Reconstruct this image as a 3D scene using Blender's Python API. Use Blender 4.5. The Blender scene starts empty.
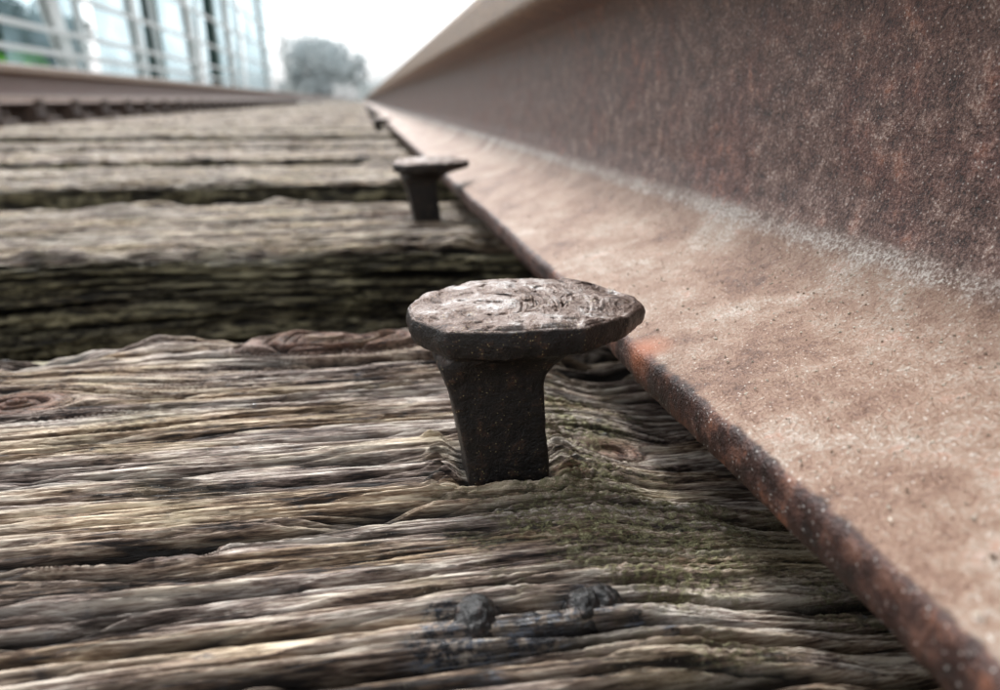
import bpy, math, random
import numpy as np
from mathutils import Vector, Matrix, noise as mnoise
random.seed(7); np.random.seed(7)
scene=bpy.context.scene
COL=scene.collection

# ------------------------------------------------------------------ helpers
_rs=np.random.RandomState(11)
PERM=_rs.permutation(256).astype(np.int64)
ANG=_rs.rand(256)*2*np.pi
GX=np.cos(ANG); GY=np.sin(ANG)
def P(x,y,seed=0):
    x=x+seed*17.37; y=y+seed*9.71
    xi=np.floor(x).astype(np.int64); yi=np.floor(y).astype(np.int64)
    xf=x-xi; yf=y-yi
    u=xf*xf*xf*(xf*(xf*6-15)+10); v=yf*yf*yf*(yf*(yf*6-15)+10)
    def g(ix,iy,dx,dy):
        h=PERM[(PERM[ix&255]+iy)&255]
        return GX[h]*dx+GY[h]*dy
    a=g(xi,yi,xf,yf); b=g(xi+1,yi,xf-1,yf)
    c=g(xi,yi+1,xf,yf-1); d=g(xi+1,yi+1,xf-1,yf-1)
    return ((a+(b-a)*u)+((c+(d-c)*u)-(a+(b-a)*u))*v)*1.5
def sst(a,b,x):
    t=np.clip((x-a)/(b-a),0,1); return t*t*(3-2*t)

def grid_mesh(name,V,close_u=False,attrs=None):
    n,m,_=V.shape
    me=bpy.data.meshes.new(name)
    idx=np.arange(n*m).reshape(n,m)
    if close_u:
        idx=np.concatenate([idx,idx[:, :1]],axis=1)
    q=np.stack([idx[:-1,:-1],idx[1:,:-1],idx[1:,1:],idx[:-1,1:]],axis=-1).reshape(-1,4)
    me.vertices.add(n*m); me.vertices.foreach_set('co',V.reshape(-1).astype(np.float32))
    me.loops.add(q.size); me.loops.foreach_set('vertex_index',q.reshape(-1).astype(np.int32))
    me.polygons.add(len(q)); me.polygons.foreach_set('loop_start',np.arange(0,q.size,4,dtype=np.int32))
    me.polygons.foreach_set('use_smooth',np.ones(len(q),dtype=bool))
    me.update(calc_edges=True)
    if attrs:
        for k,a in attrs.items():
            at=me.attributes.new(k,'FLOAT','POINT'); at.data.foreach_set('value',np.ascontiguousarray(a).reshape(-1).astype(np.float32))
    return me
def add_obj(name,me,loc=(0,0,0),rot=(0,0,0),mat=None,parent=None):
    ob=bpy.data.objects.new(name,me); COL.objects.link(ob)
    ob.location=loc; ob.rotation_euler=rot
    if mat is not None and me is not None and len(me.materials)==0: me.materials.append(mat)
    if parent: ob.parent=parent
    return ob
def pymesh(name,verts,faces,smooth=False):
    me=bpy.data.meshes.new(name); me.from_pydata(verts,[],faces); me.update()
    if smooth:
        for p in me.polygons: p.use_smooth=True
    return me

class NT:
    def __init__(s,name):
        s.m=bpy.data.materials.new(name); s.m.use_nodes=True
        s.t=s.m.node_tree; s.n=s.t.nodes; s.b=s.n['Principled BSDF']; s.L=s.t.links
        s.tc=s.n.new('ShaderNodeTexCoord')
    def link(s,a,b): s.L.new(a,b)
    def mapping(s,scale,src=None):
        m=s.n.new('ShaderNodeMapping'); m.inputs['Scale'].default_value=scale
        s.link(src or s.tc.outputs['Object'],m.inputs['Vector']); return m.outputs[0]
    def noise(s,scale=1,detail=4,rough=.55,vec=None,dist=0):
        x=s.n.new('ShaderNodeTexNoise'); x.inputs['Scale'].default_value=scale
        x.inputs['Detail'].default_value=detail; x.inputs['Roughness'].default_value=rough
        x.inputs['Distortion'].default_value=dist
        s.link(vec if vec is not None else s.tc.outputs['Object'],x.inputs['Vector']); return x.outputs['Fac']
    def voro(s,scale,vec=None,feat='F1'):
        x=s.n.new('ShaderNodeTexVoronoi'); x.feature=feat; x.inputs['Scale'].default_value=scale
        s.link(vec if vec is not None else s.tc.outputs['Object'],x.inputs['Vector']); return x.outputs['Distance']
    def near(s,p,r0,r1):
        x=s.n.new('ShaderNodeVectorMath'); x.operation='DISTANCE'; s.link(s.tc.outputs['Object'],x.inputs[0]); x.inputs[1].default_value=p
        return s.mr(x.outputs['Value'],r0,r1,1,0)
    def attr(s,name):
        x=s.n.new('ShaderNodeAttribute'); x.attribute_name=name; return x.outputs['Fac']
    def ramp(s,fac,stops,interp='LINEAR'):
        r=s.n.new('ShaderNodeValToRGB'); r.color_ramp.interpolation=interp
        e=r.color_ramp.elements
        while len(e)<len(stops): e.new(.5)
        for i,(p,c) in enumerate(stops):
            e[i].position=p
            if not hasattr(c,'__len__'): c=(c,c,c)
            e[i].color=(*c,1)
        s.link(fac,r.inputs[0]); return r.outputs[0]
    def mr(s,fac,a,b,c=0,d=1):
        r=s.n.new('ShaderNodeMapRange'); 
        for k,v in zip(('From Min','From Max','To Min','To Max'),(a,b,c,d)): r.inputs[k].default_value=v
        s.link(fac,r.inputs['Value']); return r.outputs[0]
    def math(s,op,a,b=None):
        r=s.n.new('ShaderNodeMath'); r.operation=op
        for i,v in enumerate((a,b)):
            if v is None: continue
            if isinstance(v,(int,float)): r.inputs[i].default_value=v
            else: s.link(v,r.inputs[i])
        return r.outputs[0]
    def mix(s,fac,a,b,mode='MIX'):
        r=s.n.new('ShaderNodeMix'); r.data_type='RGBA'; r.blend_type=mode
        for inp,v in ((r.inputs[0],fac),(r.inputs[6],a),(r.inputs[7],b)):
            if isinstance(v,(int,float)): inp.default_value=v
            elif isinstance(v,tuple): inp.default_value=(*v,1)
            else: s.link(v,inp)
        return r.outputs[2]
    def bump(s,h,dist,strength=1,normal=None):
        r=s.n.new('ShaderNodeBump'); r.inputs['Distance'].default_value=dist; r.inputs['Strength'].default_value=strength
        s.link(h,r.inputs['Height'])
        if normal is not None: s.link(normal,r.inputs['Normal'])
        return r.outputs[0]
    def out(s,color=None,rough=None,normal=None,metal=None,spec=None):
        for k,v in (('Base Color',color),('Roughness',rough),('Normal',normal),('Metallic',metal),('Specular IOR Level',spec)):
            if v is None: continue
            if isinstance(v,(int,float)): s.b.inputs[k].default_value=v
            elif isinstance(v,tuple): s.b.inputs[k].default_value=(*v,1)
            else: s.link(v,s.b.inputs[k])
        return s.m

# ------------------------------------------------------------------ materials
def wood_material():
    k=NT('weathered_wood')
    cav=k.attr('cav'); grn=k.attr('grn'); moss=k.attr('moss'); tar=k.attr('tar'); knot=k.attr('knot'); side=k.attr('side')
    oi=k.n.new('ShaderNodeObjectInfo')
    v1=k.mapping((110,1500,1500)); v2=k.mapping((420,4200,4200)); v3=k.mapping((7,60,60))
    n1=k.noise(1,3,.65,v1); n2=k.noise(1,2,.6,v2); n3=k.noise(1,3,.6,v3)
    g=k.math('ADD',k.math('MULTIPLY',grn,.62),k.math('MULTIPLY',k.mr(n1,.30,.70),.38))
    g=k.math('ADD',g,k.math('MULTIPLY',k.mr(n2,.25,.75),.18))
    warm=k.ramp(g,[(.34,(.018,.010,.006)),(.45,(.125,.074,.043)),(.57,(.36,.250,.165)),(.77,(.80,.67,.51))])
    grey=k.ramp(g,[(.34,(.021,.014,.013)),(.45,(.138,.095,.080)),(.57,(.36,.285,.250)),(.77,(.80,.73,.67))])
    c=k.mix(k.mr(n3,.40,.56),warm,grey)
    c=k.mix(k.math('MULTIPLY',knot,.85),c,k.mix(k.mr(n1,.35,.65),(.028,.010,.006),(.28,.13,.085)))
    blot=k.noise(24,4,.65)
    c=k.mix(k.math('MULTIPLY',k.mr(blot,.52,.68),.40),c,k.ramp(g,[(.3,(.028,.026,.010)),(.7,(.36,.32,.16))]))
    c=k.mix(k.math('MULTIPLY',k.mr(blot,.46,.32),.5),c,(.05,.034,.026))
    c=k.mix(1.0,c,k.ramp(oi.outputs['Random'],[(0,(.72,.71,.66)),(.5,(.86,.86,.79)),(1,(1,.98,.96))]),'MULTIPLY')
    mossn=k.noise(560,4,.78)
    mf=k.math('MULTIPLY',moss,k.mr(mossn,.40,.55,0,.85))
    c=k.mix(mf,c,k.ramp(mossn,[(.36,(.016,.015,.006)),(.5,(.090,.082,.031)),(.60,(.26,.245,.12)),(.72,(.58,.55,.36))]))
    c=k.mix(k.math('MULTIPLY',side,.82),c,k.ramp(g,[(.36,(.006,.006,.003)),(.54,(.045,.041,.017)),(.72,(.30,.265,.14))]))  # tie sides darkened: gap shade painted into the colour, with an algae tint
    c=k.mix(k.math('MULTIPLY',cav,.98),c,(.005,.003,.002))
    sp=k.mr(k.voro(1100),.0,.20,1,0); spm=k.mr(blot,.50,.62)
    c=k.mix(k.math('MULTIPLY',k.math('MULTIPLY',sp,spm),.7),c,(.66,.62,.50))
    tf=k.math('MULTIPLY',tar,k.mr(mossn,.38,.54))
    c=k.mix(tf,c,k.ramp(n1,[(.38,(.008,.007,.008)),(.54,(.035,.035,.040)),(.68,(.26,.29,.35))]))
    h=k.math('ADD',k.math('MULTIPLY',n1,.6),k.math('MULTIPLY',n2,.4))
    nb=k.bump(h,.0008,1.0)
    r=k.mix(tf,k.mr(n1,.3,.7,.55,.85),(.22,.22,.22))
    return k.out(c,r,nb,None,.40)
def rail_material(name='rusty_rail_steel'):
    k=NT(name)
    pr=k.attr('prof')
    big=k.noise(30,4,.65); mid=k.noise(150,5,.72); fine=k.noise(1100,3,.7); fine2=k.noise(3200,1,.6)
    w=k.math('ADD',pr,k.math('MULTIPLY',k.math('SUBTRACT',mid,.5),.030))
    gf=k.math('ADD',k.math('ADD',k.math('MULTIPLY',big,.36),k.math('MULTIPLY',mid,.26)),k.math('ADD',k.math('MULTIPLY',fine,.24),k.math('MULTIPLY',fine2,.14)))
    foot=k.ramp(gf,[(.40,(.085,.040,.027)),(.455,(.205,.110,.072)),(.51,(.305,.190,.132)),(.56,(.38,.295,.235)),(.64,(.66,.61,.57))])
    gw=k.math('ADD',k.math('MULTIPLY',mid,.40),k.math('ADD',k.math('MULTIPLY',fine,.38),k.math('MULTIPLY',fine2,.22)))
    web=k.ramp(gw,[(.41,(.012,.006,.005)),(.46,(.088,.042,.034)),(.52,(.175,.096,.077)),(.575,(.36,.25,.21)),(.64,(.72,.62,.56))])
    web=k.mix(k.math('MULTIPLY',k.mr(big,.50,.60),.40),web,k.ramp(gw,[(.42,(.05,.014,.012)),(.55,(.20,.070,.056)),(.63,(.40,.21,.17))]))
    web=k.mix(k.mr(w,.62,.75,0,.55),web,k.ramp(gw,[(.4,(.03,.014,.009)),(.58,(.14,.072,.046))]))  # shadow beneath the rail head painted into the upper web
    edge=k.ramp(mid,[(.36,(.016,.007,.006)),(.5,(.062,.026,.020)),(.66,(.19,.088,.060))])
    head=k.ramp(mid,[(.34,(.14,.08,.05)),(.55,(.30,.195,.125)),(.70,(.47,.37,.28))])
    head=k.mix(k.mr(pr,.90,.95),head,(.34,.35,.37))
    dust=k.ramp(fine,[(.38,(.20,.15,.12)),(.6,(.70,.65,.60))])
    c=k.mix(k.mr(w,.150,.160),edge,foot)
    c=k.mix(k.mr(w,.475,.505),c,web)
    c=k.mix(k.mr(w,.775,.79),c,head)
    dm=k.math('MULTIPLY',k.mr(w,.472,.482),k.mr(w,.488,.502,1,0))
    c=k.mix(k.math('MULTIPLY',dm,k.mr(gf,.44,.56,.05,.85)),c,dust)
    org=k.math('MULTIPLY',k.mr(mid,.56,.68),k.mr(big,.46,.58))
    org=k.math('MAXIMUM',k.math('MULTIPLY',org,.45),k.math('MULTIPLY',k.near((.0680,.174,-.0620),.002,.009),.85))
    c=k.mix(org,c,(.40,.125,.05))
    sp=k.mr(k.voro(800),.0,.24,1,0); spm=k.mr(fine,.46,.54)
    c=k.mix(k.math('MULTIPLY',sp,spm),c,(.88,.85,.80))
    h=k.math('ADD',k.math('MULTIPLY',mid,.45),k.math('ADD',k.math('MULTIPLY',fine,.38),k.math('MULTIPLY',fine2,.17)))
    nb=k.bump(h,.0015,1.0)
    r=k.mr(mid,.3,.7,.32,.58)
    r=k.math('SUBTRACT',r,k.mr(pr,.90,.95,0,.12))
    return k.out(c,r,nb,.15,.6)
def spike_material():
    k=NT('rusty_spike_iron')
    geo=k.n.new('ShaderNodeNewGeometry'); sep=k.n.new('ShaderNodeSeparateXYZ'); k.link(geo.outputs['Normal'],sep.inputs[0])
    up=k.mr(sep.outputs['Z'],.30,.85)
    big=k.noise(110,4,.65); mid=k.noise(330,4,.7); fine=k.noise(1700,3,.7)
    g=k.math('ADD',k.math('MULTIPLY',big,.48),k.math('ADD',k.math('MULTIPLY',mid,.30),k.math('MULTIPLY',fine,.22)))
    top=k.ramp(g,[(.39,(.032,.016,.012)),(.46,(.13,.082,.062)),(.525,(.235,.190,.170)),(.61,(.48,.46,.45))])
    side=k.ramp(mid,[(.38,(.004,.003,.003)),(.56,(.013,.009,.008)),(.70,(.070,.036,.022))])  # spike sides near black: shade from blocked front light put into the colour
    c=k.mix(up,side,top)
    sp=k.mr(k.voro(1200),.0,.24,1,0); spm=k.mr(mid,.50,.57)
    c=k.mix(k.math('MULTIPLY',sp,spm),c,(.50,.42,.22))
    nb=k.bump(k.math('ADD',k.math('MULTIPLY',mid,.55),k.math('MULTIPLY',fine,.45)),.0009,1.0)
    return k.out(c,k.mr(mid,.3,.7,.30,.54),nb,k.mr(up,0,1,.1,.45),.5)
def simple(name,c1,c2,scale,rough=.8,bump=0,detail=4):
    k=NT(name); n=k.noise(scale,detail,.6)
    c=k.mix(k.mr(n,.35,.65),c1,c2)
    return k.out(c,rough,k.bump(n,bump,.8) if bump else None)
WOOD=wood_material(); RAIL=rail_material(); SPIKE=spike_material()

# ------------------------------------------------------------------ ties
TIE_Z=-.086; PITCH=.41; TW=.23; TH=.20
def wood_height(x,s,seed,knots=()):
    t=s+.0045*P(x*3,s*8,seed)+.0010*P(x*12,s*30,seed+1)+.00022*P(x*35,s*120,seed+16)
    kn=np.zeros_like(x); bump=np.zeros_like(x)
    for (kx,ks,ra,rb,hgt,sw) in knots:
        dx=x-kx; ds=s-ks
        rr=np.sqrt((dx/ra)**2+(ds/rb)**2)
        g=np.exp(-(dx/(ra*1.9))**2-(ds/(rb*1.9))**2)
        t=t-ds*.88*g*sw
        rad=rr*rb*.9+ .0012*P(x*120,s*120,seed+9)
        m=sst(1.15,.75,rr)*sw
        t=t*(1-m)+(ks+rad)*m
        kn=np.maximum(kn,sst(1.3,.7,rr)*sw)
        bump+=hgt*np.exp(-(rr*.8)**2)
    h=.0013*P(x*3,t*45,seed+2)+.0006*P(x*6,t*130,seed+19)
    a1=np.abs(P(x*3.4,t*85,seed+3)); a2=np.abs(P(x*7,t*220,seed+4)); a3=np.abs(P(x*15,t*520,seed+7)); a4=np.abs(P(x*30,t*1050,seed+8))
    m2_=sst(-.15,.30,P(x*10,t*50,seed+23)); m3_=sst(-.2,.25,P(x*16,t*80,seed+24))
    v1=sst(.08,.0,a1); v2=sst(.10,.0,a2)*(.15+.85*m2_); v3=sst(.18,.0,a3)*(.20+.80*m3_); v4=sst(.26,.0,a4)
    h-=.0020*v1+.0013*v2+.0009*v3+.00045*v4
    ph=t/.0052+1.3*P(x*2.2,t*40,seed+5); saw=ph-np.floor(ph)
    ring=np.clip(np.minimum(saw*1.25,(1-saw)*6.0),0,1)
    amp=sst(-.1,.4,P(x*3,s*22,seed+6))
    h+=.0008*(ring-.6)*amp
    # checks
    c1=np.abs(P(x*2.4,t*58,seed+10)); m1=sst(-.12,.12,P(x*6,s*32,seed+11))
    k1=sst(.105,.035,c1+.02*P(x*60,t*300,seed+27))*m1
    c2=np.abs(P(x*5,t*150,seed+12)); m2=sst(-.10,.18,P(x*9,s*50,seed+13))
    k2=sst(.15,.04,c2+.02*P(x*80,t*400,seed+28))*m2
    h-=.0078*k1+.0038*k2
    # splinters: torn-out and standing
    q_=P(x*9,t*210,seed+25); sp=sst(.30,.36,q_); h-=.0011*sp; h+=.0010*sst(-.32,-.42,q_)
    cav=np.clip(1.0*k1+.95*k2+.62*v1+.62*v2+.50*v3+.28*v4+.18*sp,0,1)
    patch=P(x*9,t*90,seed+17)
    grn=np.clip(.515+.24*patch+.26*P(x*26,t*330,seed+18)+.28*P(x*75,t*950,seed+26)+.13*(ring-.55)*amp-.16*v3-.1*v4-.14*sp,0,1)
    return h+bump,cav,grn,kn
def tie_mesh(name,xs,seed,ds_top,ds_side,knots=(),hero=False):
    r=.010
    s_side=np.arange(0,TH-r,ds_side)
    pts=[];nrm=[];S=[]
    for s in s_side: pts.append((0,-TH+s)); nrm.append((-1,0)); S.append(-TH+s)
    na=max(4,int(r*1.57/ds_top)); 
    for i in range(na):
        a=math.pi/2*i/na; pts.append((r-r*math.cos(a),-r+r*math.sin(a))); nrm.append((-math.cos(a),math.sin(a))); S.append(-r+r*1.57*i/na)
    for y in np.arange(r,TW-r,ds_top): pts.append((y,0)); nrm.append((0,1)); S.append(y)
    for i in range(na+1):
        a=math.pi/2*i/na; pts.append((TW-r+r*math.sin(a),-r+r*math.cos(a))); nrm.append((math.sin(a),math.cos(a))); S.append(TW-r+r*1.57*i/na)
    for s in s_side[::-1]: pts.append((TW,-TH+s)); nrm.append((1,0)); S.append(TW+TH-s)
    pts=np.array(pts);nrm=np.array(nrm);S=np.array(S)
    X,SS=np.meshgrid(xs,S,indexing='ij')
    h,cav,grn,kn=wood_height(X,SS,seed,knots)
    Y0=np.broadcast_to(pts[:,0],X.shape); 
    topm=sst(.3,.8,np.broadcast_to(nrm[:,1],X.shape))
    edge=np.minimum(SS,TW-SS)
    wear=sst(.040,.0,edge)*topm
    h=h-wear*(.0045+.007*P(X*9,SS*25,seed+20)+.006*P(X*30,SS*60,seed+21)+.002*P(X*90,SS*100,seed+29))
    h=h*(1+.9*(1-topm))
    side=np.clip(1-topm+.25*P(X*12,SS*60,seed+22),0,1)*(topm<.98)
    tar=np.zeros_like(h); moss=np.zeros_like(h)
    if hero:
        Y=Y0+.061
        h=h-.0085*sst(.040,.085,X)*topm*(1+.5*P(X*30,Y*40,36))
        n=P(X*40,Y*60,31); n2=P(X*90,Y*110,32)
        m=np.exp(-((X-.046)/.022)**2-((Y-.150)/.020)**2)*1.3+np.exp(-((X-.060)/.026)**2-((Y-.124)/.024)**2)*1.05
        m+= .8*np.exp(-((X-.056)/.016)**2-((Y-.195)/.025)**2)
        moss=np.clip(m+.7*n*(m>.1)+.6*n2*(m>.1),0,1)
        h+=moss*(.0005*P(X*450,Y*450,33)+.0004*P(X*900,Y*900,37))
        t1=.75*np.exp(-((X-.022)/.020)**2-((Y-.1050)/.0055)**2)+.65*np.exp(-((X-.004)/.007)**2-((Y-.1030)/.0035)**2)+.8*np.exp(-((X-.036)/.008)**2-((Y-.109)/.005)**2)+.8*np.exp(-((X-.015)/.006)**2-((Y-.110)/.005)**2)
        tar=sst(.40,.85,t1+.65*P(X*110,Y*160,34)+.45*P(X*260,Y*380,35))
        hol=np.exp(-((X+.010)/.014)**2-((Y-.281)/.006)**2); h=h-.008*hol; cav=np.clip(cav+.8*hol,0,1)
        q=np.maximum(np.abs(X-.0300),np.abs(Y-.1690))
        h=h-.0030*sst(.0150,.0098,q)*(1+.5*n2)
        h+=.0020*np.exp(-((q-.0165)/.003)**2)*np.clip(P(X*150,Y*700,38)*2,0,1)
        cav=np.clip(cav+.7*sst(.0125,.0100,q),0,1)
    V=np.empty(X.shape+(3,))
    V[...,0]=X; V[...,1]=pts[:,0]+nrm[:,0]*h; V[...,2]=pts[:,1]+nrm[:,1]*h
    e0=V[:1].copy(); e0[...,2]=-TH/2; e0[...,1]=TW/2; e1=V[-1:].copy(); e1[...,2]=-TH/2; e1[...,1]=TW/2
    V=np.concatenate([e0,V,e1]); pad=lambda a:np.concatenate([a[:1],a,a[-1:]])
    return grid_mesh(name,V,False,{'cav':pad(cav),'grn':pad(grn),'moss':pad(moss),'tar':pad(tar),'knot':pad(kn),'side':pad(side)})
def xs_for(a,b,dx):
    l=-np.geomspace(-a+dx,1.95,40)[::-1]; rr=np.geomspace(b+dx,.62,22)
    return np.concatenate([l,np.arange(a,b,dx),rr])
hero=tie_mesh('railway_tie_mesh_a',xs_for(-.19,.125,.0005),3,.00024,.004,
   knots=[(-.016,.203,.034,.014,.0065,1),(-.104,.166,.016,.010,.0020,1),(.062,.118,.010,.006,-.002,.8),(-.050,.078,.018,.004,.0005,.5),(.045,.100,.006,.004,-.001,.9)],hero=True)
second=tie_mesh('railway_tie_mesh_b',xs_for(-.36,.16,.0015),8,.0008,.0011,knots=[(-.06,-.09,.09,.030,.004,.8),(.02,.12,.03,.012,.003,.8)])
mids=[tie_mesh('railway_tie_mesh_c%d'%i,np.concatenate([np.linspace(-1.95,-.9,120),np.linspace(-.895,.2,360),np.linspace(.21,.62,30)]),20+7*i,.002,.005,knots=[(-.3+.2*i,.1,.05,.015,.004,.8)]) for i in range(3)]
rz=random.Random(4)
for i in range(-1,75):
    if i==0: me,loc,rot=hero,(0,.061,TIE_Z),(0,0,0)
    elif i==1: me,loc,rot=second,(0,.061+PITCH,TIE_Z),(0,0,0)
    else:
        me=mids[i%3]; loc=(rz.uniform(-.03,.03),.061+PITCH*i+rz.uniform(-.015,.015),TIE_Z+rz.uniform(-.006,.002)); rot=(0,0,rz.uniform(-.012,.012))
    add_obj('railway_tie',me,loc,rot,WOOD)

# ------------------------------------------------------------------ rails
def rail_mesh(name):
    xc=.133
    L=[(xc,-.071,0),(.072,-.071,.04),(.0685,-.0708,.08),(.0675,-.0700,.10),(.0670,-.0670,.115),(.0669,-.0635,.13),(.0671,-.0618,.14),(.0679,-.0610,.15),(.0700,-.0603,.17),(.088,-.0550,.28),(.105,-.0495,.40),(.113,-.0455,.44),(.1185,-.0400,.47),
       (.1225,-.0325,.50),(.1245,-.0230,.53),(.1250,-.012,.56),(.1255,.010,.64),(.1250,.030,.72),(.1235,.0385,.75),(.1190,.0445,.765),(.1100,.0480,.78),(.0985,.0505,.79),(.0965,.0520,.80),(.0960,.0550,.82),(.0968,.0745,.88),(.0985,.0805,.90),(.1025,.0845,.93),(.110,.0865,.96),(xc,.0875,1)]
    P2=[]
    for a,b in zip(L[:-1],L[1:]):
        d=math.hypot(b[0]-a[0],b[1]-a[1]); n=max(1,int(d/.0025))
        for i in range(n):
            f=i/n; P2.append(tuple(a[j]*(1-f)+b[j]*f for j in range(3)))
    P2.append(L[-1])
    A=np.array(P2); B=A[1:-1][::-1].copy(); B[:,0]=2*xc-B[:,0]
    A=np.concatenate([A,B])
    ys=np.concatenate([np.linspace(-1.5,.0,40)[:-1],np.arange(0,1.0,.0012),np.geomspace(1.0,70,260)])
    n,m=len(ys),len(A)
    V=np.empty((n,m,3)); V[...,0]=A[:,0]; V[...,1]=ys[:,None]; V[...,2]=A[:,1]
    YY=np.broadcast_to(ys[:,None],(n,m)); pr=np.broadcast_to(A[:,2],(n,m)); near=sst(1.4,.6,YY)
    em=np.exp(-((pr-.12)/.05)**2)
    e=(.0008*P(YY*18,pr*3,41)+.0003*P(YY*90,pr*20,42)+.00020*P(YY*300,pr*30,43))*near
    sidev=np.where(A[:,0]<xc,1,-1)
    V[...,0]+=em*e*sidev*1.3; V[...,2]+=em*e*.35
    V[...,2]+=np.where((pr>.15)&(pr<.5),.00012*P(YY*20,A[:,0][None,:]*60+0*YY,44)*near,0)
    V[...,0]-=np.where((pr>.5)&(pr<.76),.0004*P(YY*45,A[:,1][None,:]*70+0*YY,45)*near,0)*sidev
    return grid_mesh(name,V,True,{'prof':pr})
rm=rail_mesh('rail_mesh')
LX=-1.435-.072; LZ=.052
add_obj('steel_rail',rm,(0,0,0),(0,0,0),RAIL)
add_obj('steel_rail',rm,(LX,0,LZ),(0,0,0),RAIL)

def chair_mesh():
    import bmesh
    bm=bmesh.new()
    def frus(x0,x1,y0,y1,z0,z1,ins):
        vs=[bm.verts.new(p) for p in ((x0,y0,z0),(x1,y0,z0),(x1,y1,z0),(x0,y1,z0),(x0+ins,y0+ins,z1),(x1-ins,y0+ins,z1),(x1-ins,y1-ins,z1),(x0+ins,y1-ins,z1))]
        for f in ((0,3,2,1),(4,5,6,7),(0,1,5,4),(1,2,6,5),(2,3,7,6),(3,0,4,7)): bm.faces.new([vs[i] for i in f])
    frus(-.14,.14,-.075,.075,-.07,-.045,.004); frus(-.095,.095,-.055,.055,-.0445,.0005,.008)
    frus(.072,.105,-.03,.03,.001,.020,.006); frus(-.105,-.072,-.03,.03,.001,.020,.006)
    frus(.112,.134,-.012,.012,-.0445,-.020,.003); frus(-.134,-.112,-.012,.012,-.0445,-.020,.003)
    bmesh.ops.bevel(bm,geom=bm.edges[:],offset=.002,segments=1,affect='EDGES')
    me=bpy.data.meshes.new('rail_chair_mesh'); bm.to_mesh(me); bm.free(); return me
cm=chair_mesh()
IRON=simple('dark_cast_iron',(.03,.02,.016),(.11,.065,.045),60,.7,.001)
for i in range(1,40):
    add_obj('rail_chair',cm,(LX+.133,.061+PITCH*i+.115,-.0712+LZ),(0,0,0),IRON)

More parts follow.
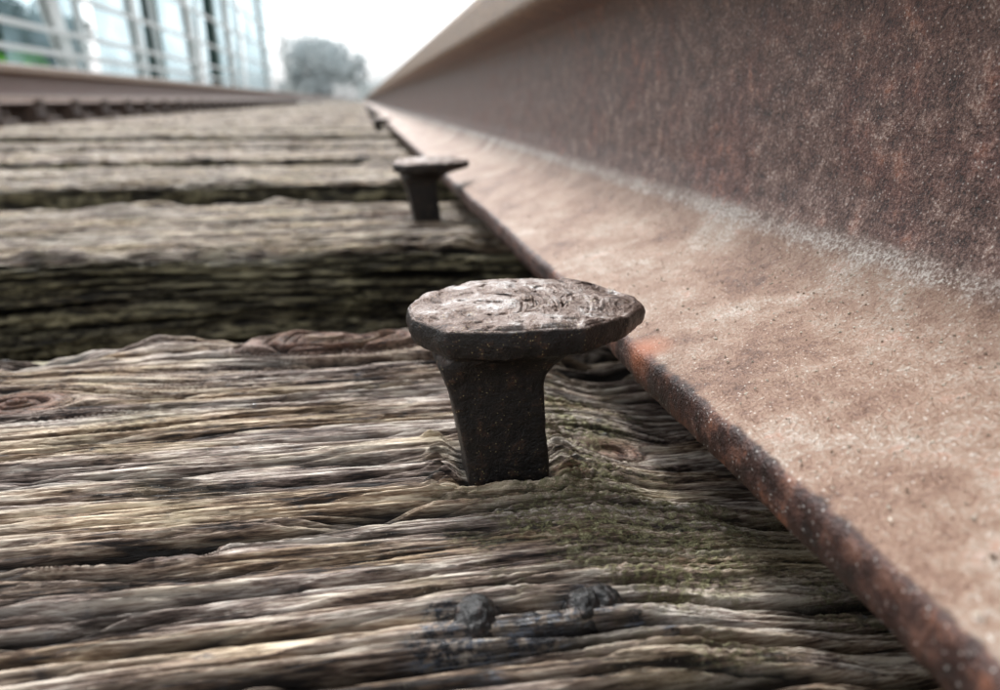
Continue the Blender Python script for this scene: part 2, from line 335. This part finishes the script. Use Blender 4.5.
# ------------------------------------------------------------------ spikes
def spike_mesh():
    S=[(-.030,.002,.0098,.0095,14),(-.012,.0005,.0098,.0095,14),(0,0,.0100,.0096,14),(.012,-.0014,.0104,.0098,14),(.021,-.0028,.0110,.0101,12),(.0268,-.0034,.0122,.0106,10),
      (.0300,-.0020,.0150,.0118,6),(.0326,.0018,.0192,.0140,4),(.0344,.0050,.0240,.0168,3),(.0353,.0062,.0272,.0184,2.5),(.0361,.0066,.0283,.0192,2.4),(.0389,.0066,.0290,.0197,2.4),(.0415,.0066,.0288,.0195,2.4),(.0422,.0065,.0280,.0188,2.4)]
    S=np.array(S); rows=[]
    def cr(i,f):
        p=[S[min(max(i+k,0),len(S)-1)] for k in (-1,0,1,2)]
        return .5*((2*p[1])+(-p[0]+p[2])*f+(2*p[0]-5*p[1]+4*p[2]-p[3])*f*f+(-p[0]+3*p[1]-3*p[2]+p[3])*f**3)
    for i in range(len(S)-1):
        n=14 if i<5 else 6
        for k in range(n): rows.append(cr(i,k/n))
    last=S[-1]; R=80
    N=400; th=np.linspace(0,2*np.pi,N,endpoint=False)
    poly=np.array([(-1,-.22),(-.76,-.80),(-.30,-1.0),(.28,-.98),(.70,-.60),(.95,-.16),(.94,.18),(.68,.68),(.16,.96),(-.42,.98),(-.86,.62),(-1.02,.18)])
    rad=np.zeros(N)
    for i,t in enumerate(th):
        d=np.array([math.cos(t),math.sin(t)]); best=0
        for a,b in zip(poly,np.roll(poly,-1,0)):
            M=np.array([[d[0],-(b-a)[0]],[d[1],-(b-a)[1]]])
            det=np.linalg.det(M)
            if abs(det)<1e-9: continue
            r,s=np.linalg.solve(M,a)
            if r>0 and -1e-6<=s<=1+1e-6: best=max(best,r)
        rad[i]=best
    ker=np.exp(-(np.arange(-8,9)/1.6)**2); ker/=ker.sum()
    rad=np.convolve(np.concatenate([rad[-8:],rad,rad[:8]]),ker,'valid')
    c,s=np.cos(th),np.sin(th)
    V=[]
    def loop(z,cx,hx,hy,n,k=1):
        x=np.sign(c)*np.abs(c)**(2/n); y=np.sign(s)*np.abs(s)**(2/n)
        f=float(np.clip((z-.0290)/.0055,0,1)); f=f*f*(3-2*f)
        ax=cx+hx*x; ay=hy*y
        bx=cx+hx*c*rad; by=hy*s*rad
        X=ax*(1-f)+bx*f; Y=ay*(1-f)+by*f
        return cx+(X-cx)*k, Y*k
    for r in rows:
        X,Y=loop(*r); V.append(np.stack([X,Y,np.full(N,r[0])],-1))
    for j in range(R+1):
        k=max(1-j/R,.002)
        X,Y=loop(last[0],last[1],last[2],last[3],last[4],k)
        V.append(np.stack([X,Y,np.full(N,last[0]+.0016*(1-k**1.5))],-1))
    V=np.array(V)
    hd=sst(.030,.0360,V[...,2])
    u=(V[...,0]-.006)/.029
    under=sst(.0415,.0365,V[...,2])*hd
    V[...,2]+=under*.0020*np.clip(u,0,1.1)**1.5
    V[...,2]-=hd*.0014*np.clip(u,0,1.1)**2.2
    V[...,2]-=hd*.0014*np.clip(-u,0,1.1)**1.8
    V[...,2]+=hd*V[...,1]*.07
    X,Y,Z=V[...,0],V[...,1],V[...,2]
    nr=len(rows); top=np.zeros(X.shape); top[nr:]=1; top[nr:nr+4]=np.linspace(.2,1,4)[:,None]
    d=np.zeros_like(X)
    for i in range(9):
        cx=.0030+.0024*i; cy=.0020*math.sin(i*1.7)-.002; R0=.0090+.0010*math.sin(i*2.3)
        rr=np.hypot(X-cx+.008,(Y-cy)*.8); an=np.arctan2(Y-cy,X-cx+.008)
        am=.75+.25*math.sin(i*5.1)
        mk=sst(1.0,.6,np.abs(an-.25*math.sin(i*3)))*am*sst(-.5,.1,P(X*300,Y*300,60+i))
        d+=(-.00055*np.exp(-((rr-R0)/.00034)**2)+.00035*np.exp(-((rr-R0-.0008)/.00034)**2))*mk
    d-=.0004*sst(.34,.42,P(X*260,Y*300,54))
    d+=.0010*P(X*60,Y*95,51)+.00040*P(X*180,Y*200,52)+.00012*P(X*600,Y*600,53)
    V[...,2]+=d*top
    me=grid_mesh('railway_spike_mesh',V,True)
    n=len(me.vertices); co=np.empty(n*3,np.float32); me.vertices.foreach_get('co',co); co=co.reshape(-1,3)
    no=np.array([v.normal[:] for v in me.vertices])
    dd=np.array([.00022*mnoise.noise(Vector(c_)*110)+.00022*mnoise.noise(Vector(c_)*310)+.00012*mnoise.noise(Vector(c_)*900) for c_ in co.tolist()])
    co=co+no*dd[:,None]
    me.vertices.foreach_set('co',co.reshape(-1).astype(np.float32)); me.update()
    return me
sm=spike_mesh()
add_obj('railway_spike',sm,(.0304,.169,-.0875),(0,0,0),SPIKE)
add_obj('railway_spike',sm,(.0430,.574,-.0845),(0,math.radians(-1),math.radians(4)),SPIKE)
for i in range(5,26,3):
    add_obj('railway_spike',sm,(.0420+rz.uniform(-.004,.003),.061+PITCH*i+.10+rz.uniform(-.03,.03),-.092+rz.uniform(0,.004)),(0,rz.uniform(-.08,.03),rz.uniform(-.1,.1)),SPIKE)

# ------------------------------------------------------------------ tar lumps, grit
TAR=NT('tar'); TAR.out(TAR.ramp(TAR.noise(500,4,.65),[(.42,(.004,.004,.004)),(.60,(.020,.016,.015)),(.72,(.10,.065,.05))]),.34,TAR.bump(TAR.noise(900,4,.6),.0008,.9))
def lump(name,loc,r,seed,mat,sub=4,sc=(1,.9,.8)):
    import bmesh
    bm=bmesh.new(); bmesh.ops.create_icosphere(bm,subdivisions=sub,radius=r)
    for v in bm.verts:
        d=1+.20*mnoise.noise(v.co/r*1.1+Vector((seed,0,0)))+.13*mnoise.noise(v.co/r*2.8+Vector((seed,3,0)))
        if v.co.z<0: d*=1+.9*min(1,-v.co.z/r)
        v.co=Vector((v.co.x*sc[0],v.co.y*sc[1],v.co.z*sc[2]))*d
    me=bpy.data.meshes.new(name); bm.to_mesh(me); bm.free()
    for p in me.polygons: p.use_smooth=True
    return add_obj(name,me,loc,(0,0,seed),mat)
lump('tar_lump',(.0150,.1090,-.0862),.0042,1.3,TAR.m,4,(1,.95,.80))
lump('tar_lump',(.0345,.1090,-.0862),.0036,4.1,TAR.m,4,(1,.95,.82))
lump('tar_lump',(.0380,.1096,-.0862),.0033,6.1,TAR.m,4,(1,.95,.82))

def grit(name,n,fn,mat,seed):
    rr=random.Random(seed); vs=[];fs=[]
    base=[(1,0,0),(-1,0,0),(0,1,0),(0,-1,0),(0,0,1),(0,0,-1)]
    F=[(0,2,4),(2,1,4),(1,3,4),(3,0,4),(2,0,5),(1,2,5),(3,1,5),(0,3,5)]
    for _ in range(n):
        (x,y,z),r=fn(rr)
        o=len(vs)
        for b in base:
            k=[r*rr.uniform(.5,1.2) for _ in range(3)]
            vs.append((x+b[0]*k[0]+rr.uniform(-.3,.3)*r,y+b[1]*k[1]+rr.uniform(-.3,.3)*r,z+b[2]*k[2]*.8))
        fs+= [tuple(o+i for i in f) for f in F]
    return add_obj(name,pymesh(name,vs,fs),mat=mat)
GR=simple('grit_dust',(.16,.10,.06),(.70,.64,.54),400,.8)
def onfoot(rr):
    x=rr.uniform(.070,.119) if rr.random()<.6 else min(.1205,abs(rr.gauss(.114,.005)))
    y=rr.uniform(.03,.7)
    pts=[(.0675,-.0603),(.088,-.0550),(.105,-.0495),(.113,-.0455),(.1185,-.0400),(.1225,-.0325)]
    z=np.interp(x,[p[0] for p in pts],[p[1] for p in pts])
    return (x,y,float(z)+.0001),rr.uniform(.00014,.00050)
grit('grit',1900,onfoot,GR,3)

# ------------------------------------------------------------------ ground, vegetation, bridge
GM=simple('gravel_ground',(.035,.030,.022),(.11,.10,.07),14,.95,.02,6)
gx=pymesh('ground',[(-1500,-1500,-.42),(1500,-1500,-.42),(1500,1500,-.42),(-1500,1500,-.42)],[(0,1,2,3)])
add_obj('ground',gx,mat=GM)

def beam(name,a,b,w,d,mat,parent):
    a=Vector(a);b=Vector(b);ax=(b-a).normalized()
    sx=Vector((1,0,0)); u=ax.cross(sx); u=u.normalized() if u.length>.01 else Vector((0,1,0)); v=u.cross(ax)
    vs=[];fs=[]
    def box(cu,cv,hu,hv):
        o=len(vs)
        for p in (a,b):
            for su,sv in ((-1,-1),(1,-1),(1,1),(-1,1)):
                vs.append(tuple(p+u*(cu+su*hu)+v*(cv+sv*hv)))
        fs.extend([(o,o+1,o+2,o+3),(o+4,o+7,o+6,o+5)]+[(o+i,o+4+i,o+4+(i+1)%4,o+(i+1)%4) for i in range(4)])
    t=d*.10
    box(0,d/2-t,w/2,t); box(0,-d/2+t,w/2,t); box(0,0,w*.10,d/2-2*t-.002)
    return add_obj(name,pymesh(name,vs,fs),mat=mat,parent=parent)
WHITE=simple('painted_steel_white',(.80,.85,.84),(.86,.88,.87),3,.35)
GREEN=simple('painted_steel_green',(.022,.065,.055),(.05,.12,.10),3,.5)
PANE=NT('frosted_screen')
_tr=PANE.n.new('ShaderNodeBsdfTransparent'); _tr.inputs[0].default_value=(.72,.85,.90,1)
_di=PANE.n.new('ShaderNodeBsdfTranslucent'); _di.inputs[0].default_value=(.42,.57,.63,1)
_mx=PANE.n.new('ShaderNodeMixShader'); PANE.link(PANE.mr(PANE.noise(.9,3,.6),.35,.65,.15,.70),_mx.inputs[0])
PANE.link(_tr.outputs[0],_mx.inputs[1]); PANE.link(_di.outputs[0],_mx.inputs[2])
PANE.link(_mx.outputs[0],PANE.n['Material Output'].inputs['Surface'])
br=bpy.data.objects.new('steel_truss_bridge',None); COL.objects.link(br)
X0=-3.0
beam('bottom_chord',(X0,5,.02),(X0,34,.02),.22,.22,WHITE,br)
beam('top_chord',(X0,5,4.6),(X0,34,4.6),.25,.25,WHITE,br)
for i,(y0,y1) in enumerate(((6.0,6.0),(9.1,7.0),(11.9,10.9),(15.6,14.3),(19.8,19.0),(26.8,25.0),(33.9,33.0))):
    beam('post_%d'%(i+1),(X0,y0,.13),(X0,y1,4.48),.26 if i<3 else .38,.10,WHITE,br)
for i,(y0,y1) in enumerate(((10.4,9.9),(14.0,13.2),(17.2,18.0),(22.8,23.5))):
    beam('diagonal_%d'%(i+1),(X0-.25,y0,.0),(X0-.25,y1,4.4),.11,.06,WHITE,br)
for i,(y0,y1,w) in enumerate(((14.9,14.5,.34),(20.6,20.3,.45))):
    beam('brace_%d'%(i+1),(X0-.5,y0,-.3),(X0-.5,y1,4.6),w,.2,GREEN,br)
for i,z in enumerate((.42,.62,1.0,1.5,2.1,2.9)):
    beam('handrail_%d'%(i+1),(X0+.16,5,z),(X0+.16,34,z),.045,.045,WHITE,br)
ys_=(8.9,11.9,15.2,19.6,26.4,33.9)
for i,(a_,b_) in enumerate(zip(ys_[:-1],ys_[1:])):
    add_obj('screen_panel_%d'%(i+1),pymesh('screen_panel',[(X0-.62,a_+.2,.1),(X0-.62,b_-.2,.1),(X0-.62,b_-.2,4.4),(X0-.62,a_+.2,4.4)],[(0,1,2,3)]),mat=PANE.m,parent=br)

def foliage(name,centers,n,size,mat,seed=1):
    rr=random.Random(seed); vs=[];fs=[]
    for _ in range(n):
        c,r=rr.choice(centers)
        d=Vector((rr.gauss(0,1),rr.gauss(0,1),rr.gauss(0,1))).normalized()*r*rr.uniform(.35,1.08)
        p=Vector(c)+d; s=size*rr.uniform(.5,1.3)
        a=Vector((rr.gauss(0,1),rr.gauss(0,1),rr.gauss(0,1))).normalized(); b=a.orthogonal().normalized()
        c2=a.cross(b); o=len(vs)
        vs+= [tuple(p+b*s),tuple(p+c2*s*.5),tuple(p-b*s),tuple(p-c2*s*.5)]; fs.append((o,o+1,o+2,o+3))
    return add_obj(name,pymesh(name,vs,fs),mat=mat)
HAZE=simple('hazy_foliage',(.56,.62,.63),(.72,.77,.78),.5,.95)  # atmospheric haze paled into the leaf colour
HAZE2=simple('distant_foliage',(.72,.76,.76),(.78,.82,.82),.05,.95)  # treeline haze is likewise put into the base colour
LEAF=simple('hedge_foliage',(.020,.070,.050),(.04,.11,.075),1.2,.9)
LEAF2=simple('bright_foliage',(.12,.38,.04),(.22,.55,.08),1.2,.9)
BARK=simple('bark',(.44,.46,.45),(.5,.52,.5),3,.9)
def tube(verts,faces,a,b,ra,rb,n=8):
    a=Vector(a);b=Vector(b);ax=(b-a).normalized();u=ax.orthogonal().normalized();v=ax.cross(u);o=len(verts)
    for p,r in ((a,ra),(b,rb)):
        for i in range(n):
            t=2*math.pi*i/n; verts.append(tuple(p+u*r*math.cos(t)+v*r*math.sin(t)))
    for i in range(n): faces.append((o+i,o+(i+1)%n,o+n+(i+1)%n,o+n+i))
def tree(base,h,w,seed):
    e=bpy.data.objects.new('tree',None); COL.objects.link(e)
    rr=random.Random(seed); bx,by,bz=base; vs=[];fs=[]
    tube(vs,fs,base,(bx,by,bz+h*.5),.35,.22,10)
    cl=[]
    for i in range(30):
        a=rr.uniform(0,6.28); q=rr.uniform(.15,1); zz=rr.uniform(.22,.90)
        env=math.sin(min(1,(zz-.02)/.95)*math.pi)**.5
        c=(bx+math.cos(a)*q*w*.44*env,by+math.sin(a)*q*w*.44*env,bz+h*zz)
        tube(vs,fs,(bx,by,bz+h*rr.uniform(.15,.4)),c,.10,.03,6)
        cl.append((c,w*rr.uniform(.08,.15)))
    cl.append(((bx,by,bz+h*.55),w*.22))
    add_obj('trunk_and_limbs',pymesh('trunk_and_limbs',vs,fs,True),mat=BARK,parent=e)
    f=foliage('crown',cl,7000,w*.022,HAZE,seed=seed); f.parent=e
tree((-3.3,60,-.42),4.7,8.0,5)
rr=random.Random(9)
cl=[]
for i in range(160):
    x=rr.uniform(-190,60); cl.append(((x,200+rr.uniform(-6,6),rr.uniform(-.3,3.0)*(1+.5*math.sin(x*.06))),rr.uniform(1.8,3.2)))
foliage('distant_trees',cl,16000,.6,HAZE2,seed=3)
cl=[]
for i in range(80): cl.append(((-12.4+rr.uniform(-.8,.8),rr.uniform(27,39),rr.uniform(.0,3.2)),rr.uniform(.4,.7)))
foliage('hedge',cl,17000,.12,LEAF,seed=4)
cl=[]
for i in range(34): cl.append(((-10.9+rr.uniform(-.4,.4),rr.uniform(20,29),rr.uniform(-.2,1.3)),rr.uniform(.3,.5)))
foliage('shrubs',cl,9000,.09,LEAF2,seed=6)

# ------------------------------------------------------------------ light
el=math.radians(52); az=math.radians(-14)
w=bpy.data.worlds.new('World'); scene.world=w; w.use_nodes=True
nt=w.node_tree; bg=nt.nodes['Background']
sky=nt.nodes.new('ShaderNodeTexSky'); sky.sky_type='NISHITA'; sky.sun_disc=False
sky.sun_elevation=el; sky.sun_rotation=az; sky.air_density=1.0; sky.dust_density=4.0; sky.ozone_density=1.0
hs=nt.nodes.new('ShaderNodeHueSaturation'); hs.inputs['Saturation'].default_value=.08; hs.inputs['Value'].default_value=1.9
mx=nt.nodes.new('ShaderNodeMix'); mx.data_type='RGBA'; mx.blend_type='MULTIPLY'; mx.inputs[0].default_value=1; mx.inputs[7].default_value=(.97,1.0,1.02,1)
nt.links.new(sky.outputs[0],hs.inputs['Color']); nt.links.new(hs.outputs[0],mx.inputs[6]); nt.links.new(mx.outputs[2],bg.inputs['Color'])
bg.inputs['Strength'].default_value=.15
sl=bpy.data.lights.new('sun','SUN'); sl.energy=2.3; sl.angle=math.radians(10); sl.color=(1,.98,.95)
so=bpy.data.objects.new('sun',sl); COL.objects.link(so)
dirv=Vector((math.sin(az)*math.cos(el),math.cos(az)*math.cos(el),math.sin(el)))
so.rotation_euler=dirv.to_track_quat('Z','Y').to_euler(); so.location=dirv*10

# ------------------------------------------------------------------ camera
cam=bpy.data.cameras.new('camera'); co=bpy.data.objects.new('camera',cam); COL.objects.link(co)
cam.lens=27; cam.sensor_width=36; cam.clip_start=.005; cam.clip_end=4000
co.rotation_euler=(math.radians(90-18.1),0,math.radians(-9.9))
cam.dof.use_dof=True; cam.dof.focus_distance=.172; cam.dof.aperture_fstop=13; cam.dof.aperture_blades=0
scene.camera=co
scene.view_settings.view_transform='Standard'; scene.view_settings.look='None'; scene.view_settings.exposure=0
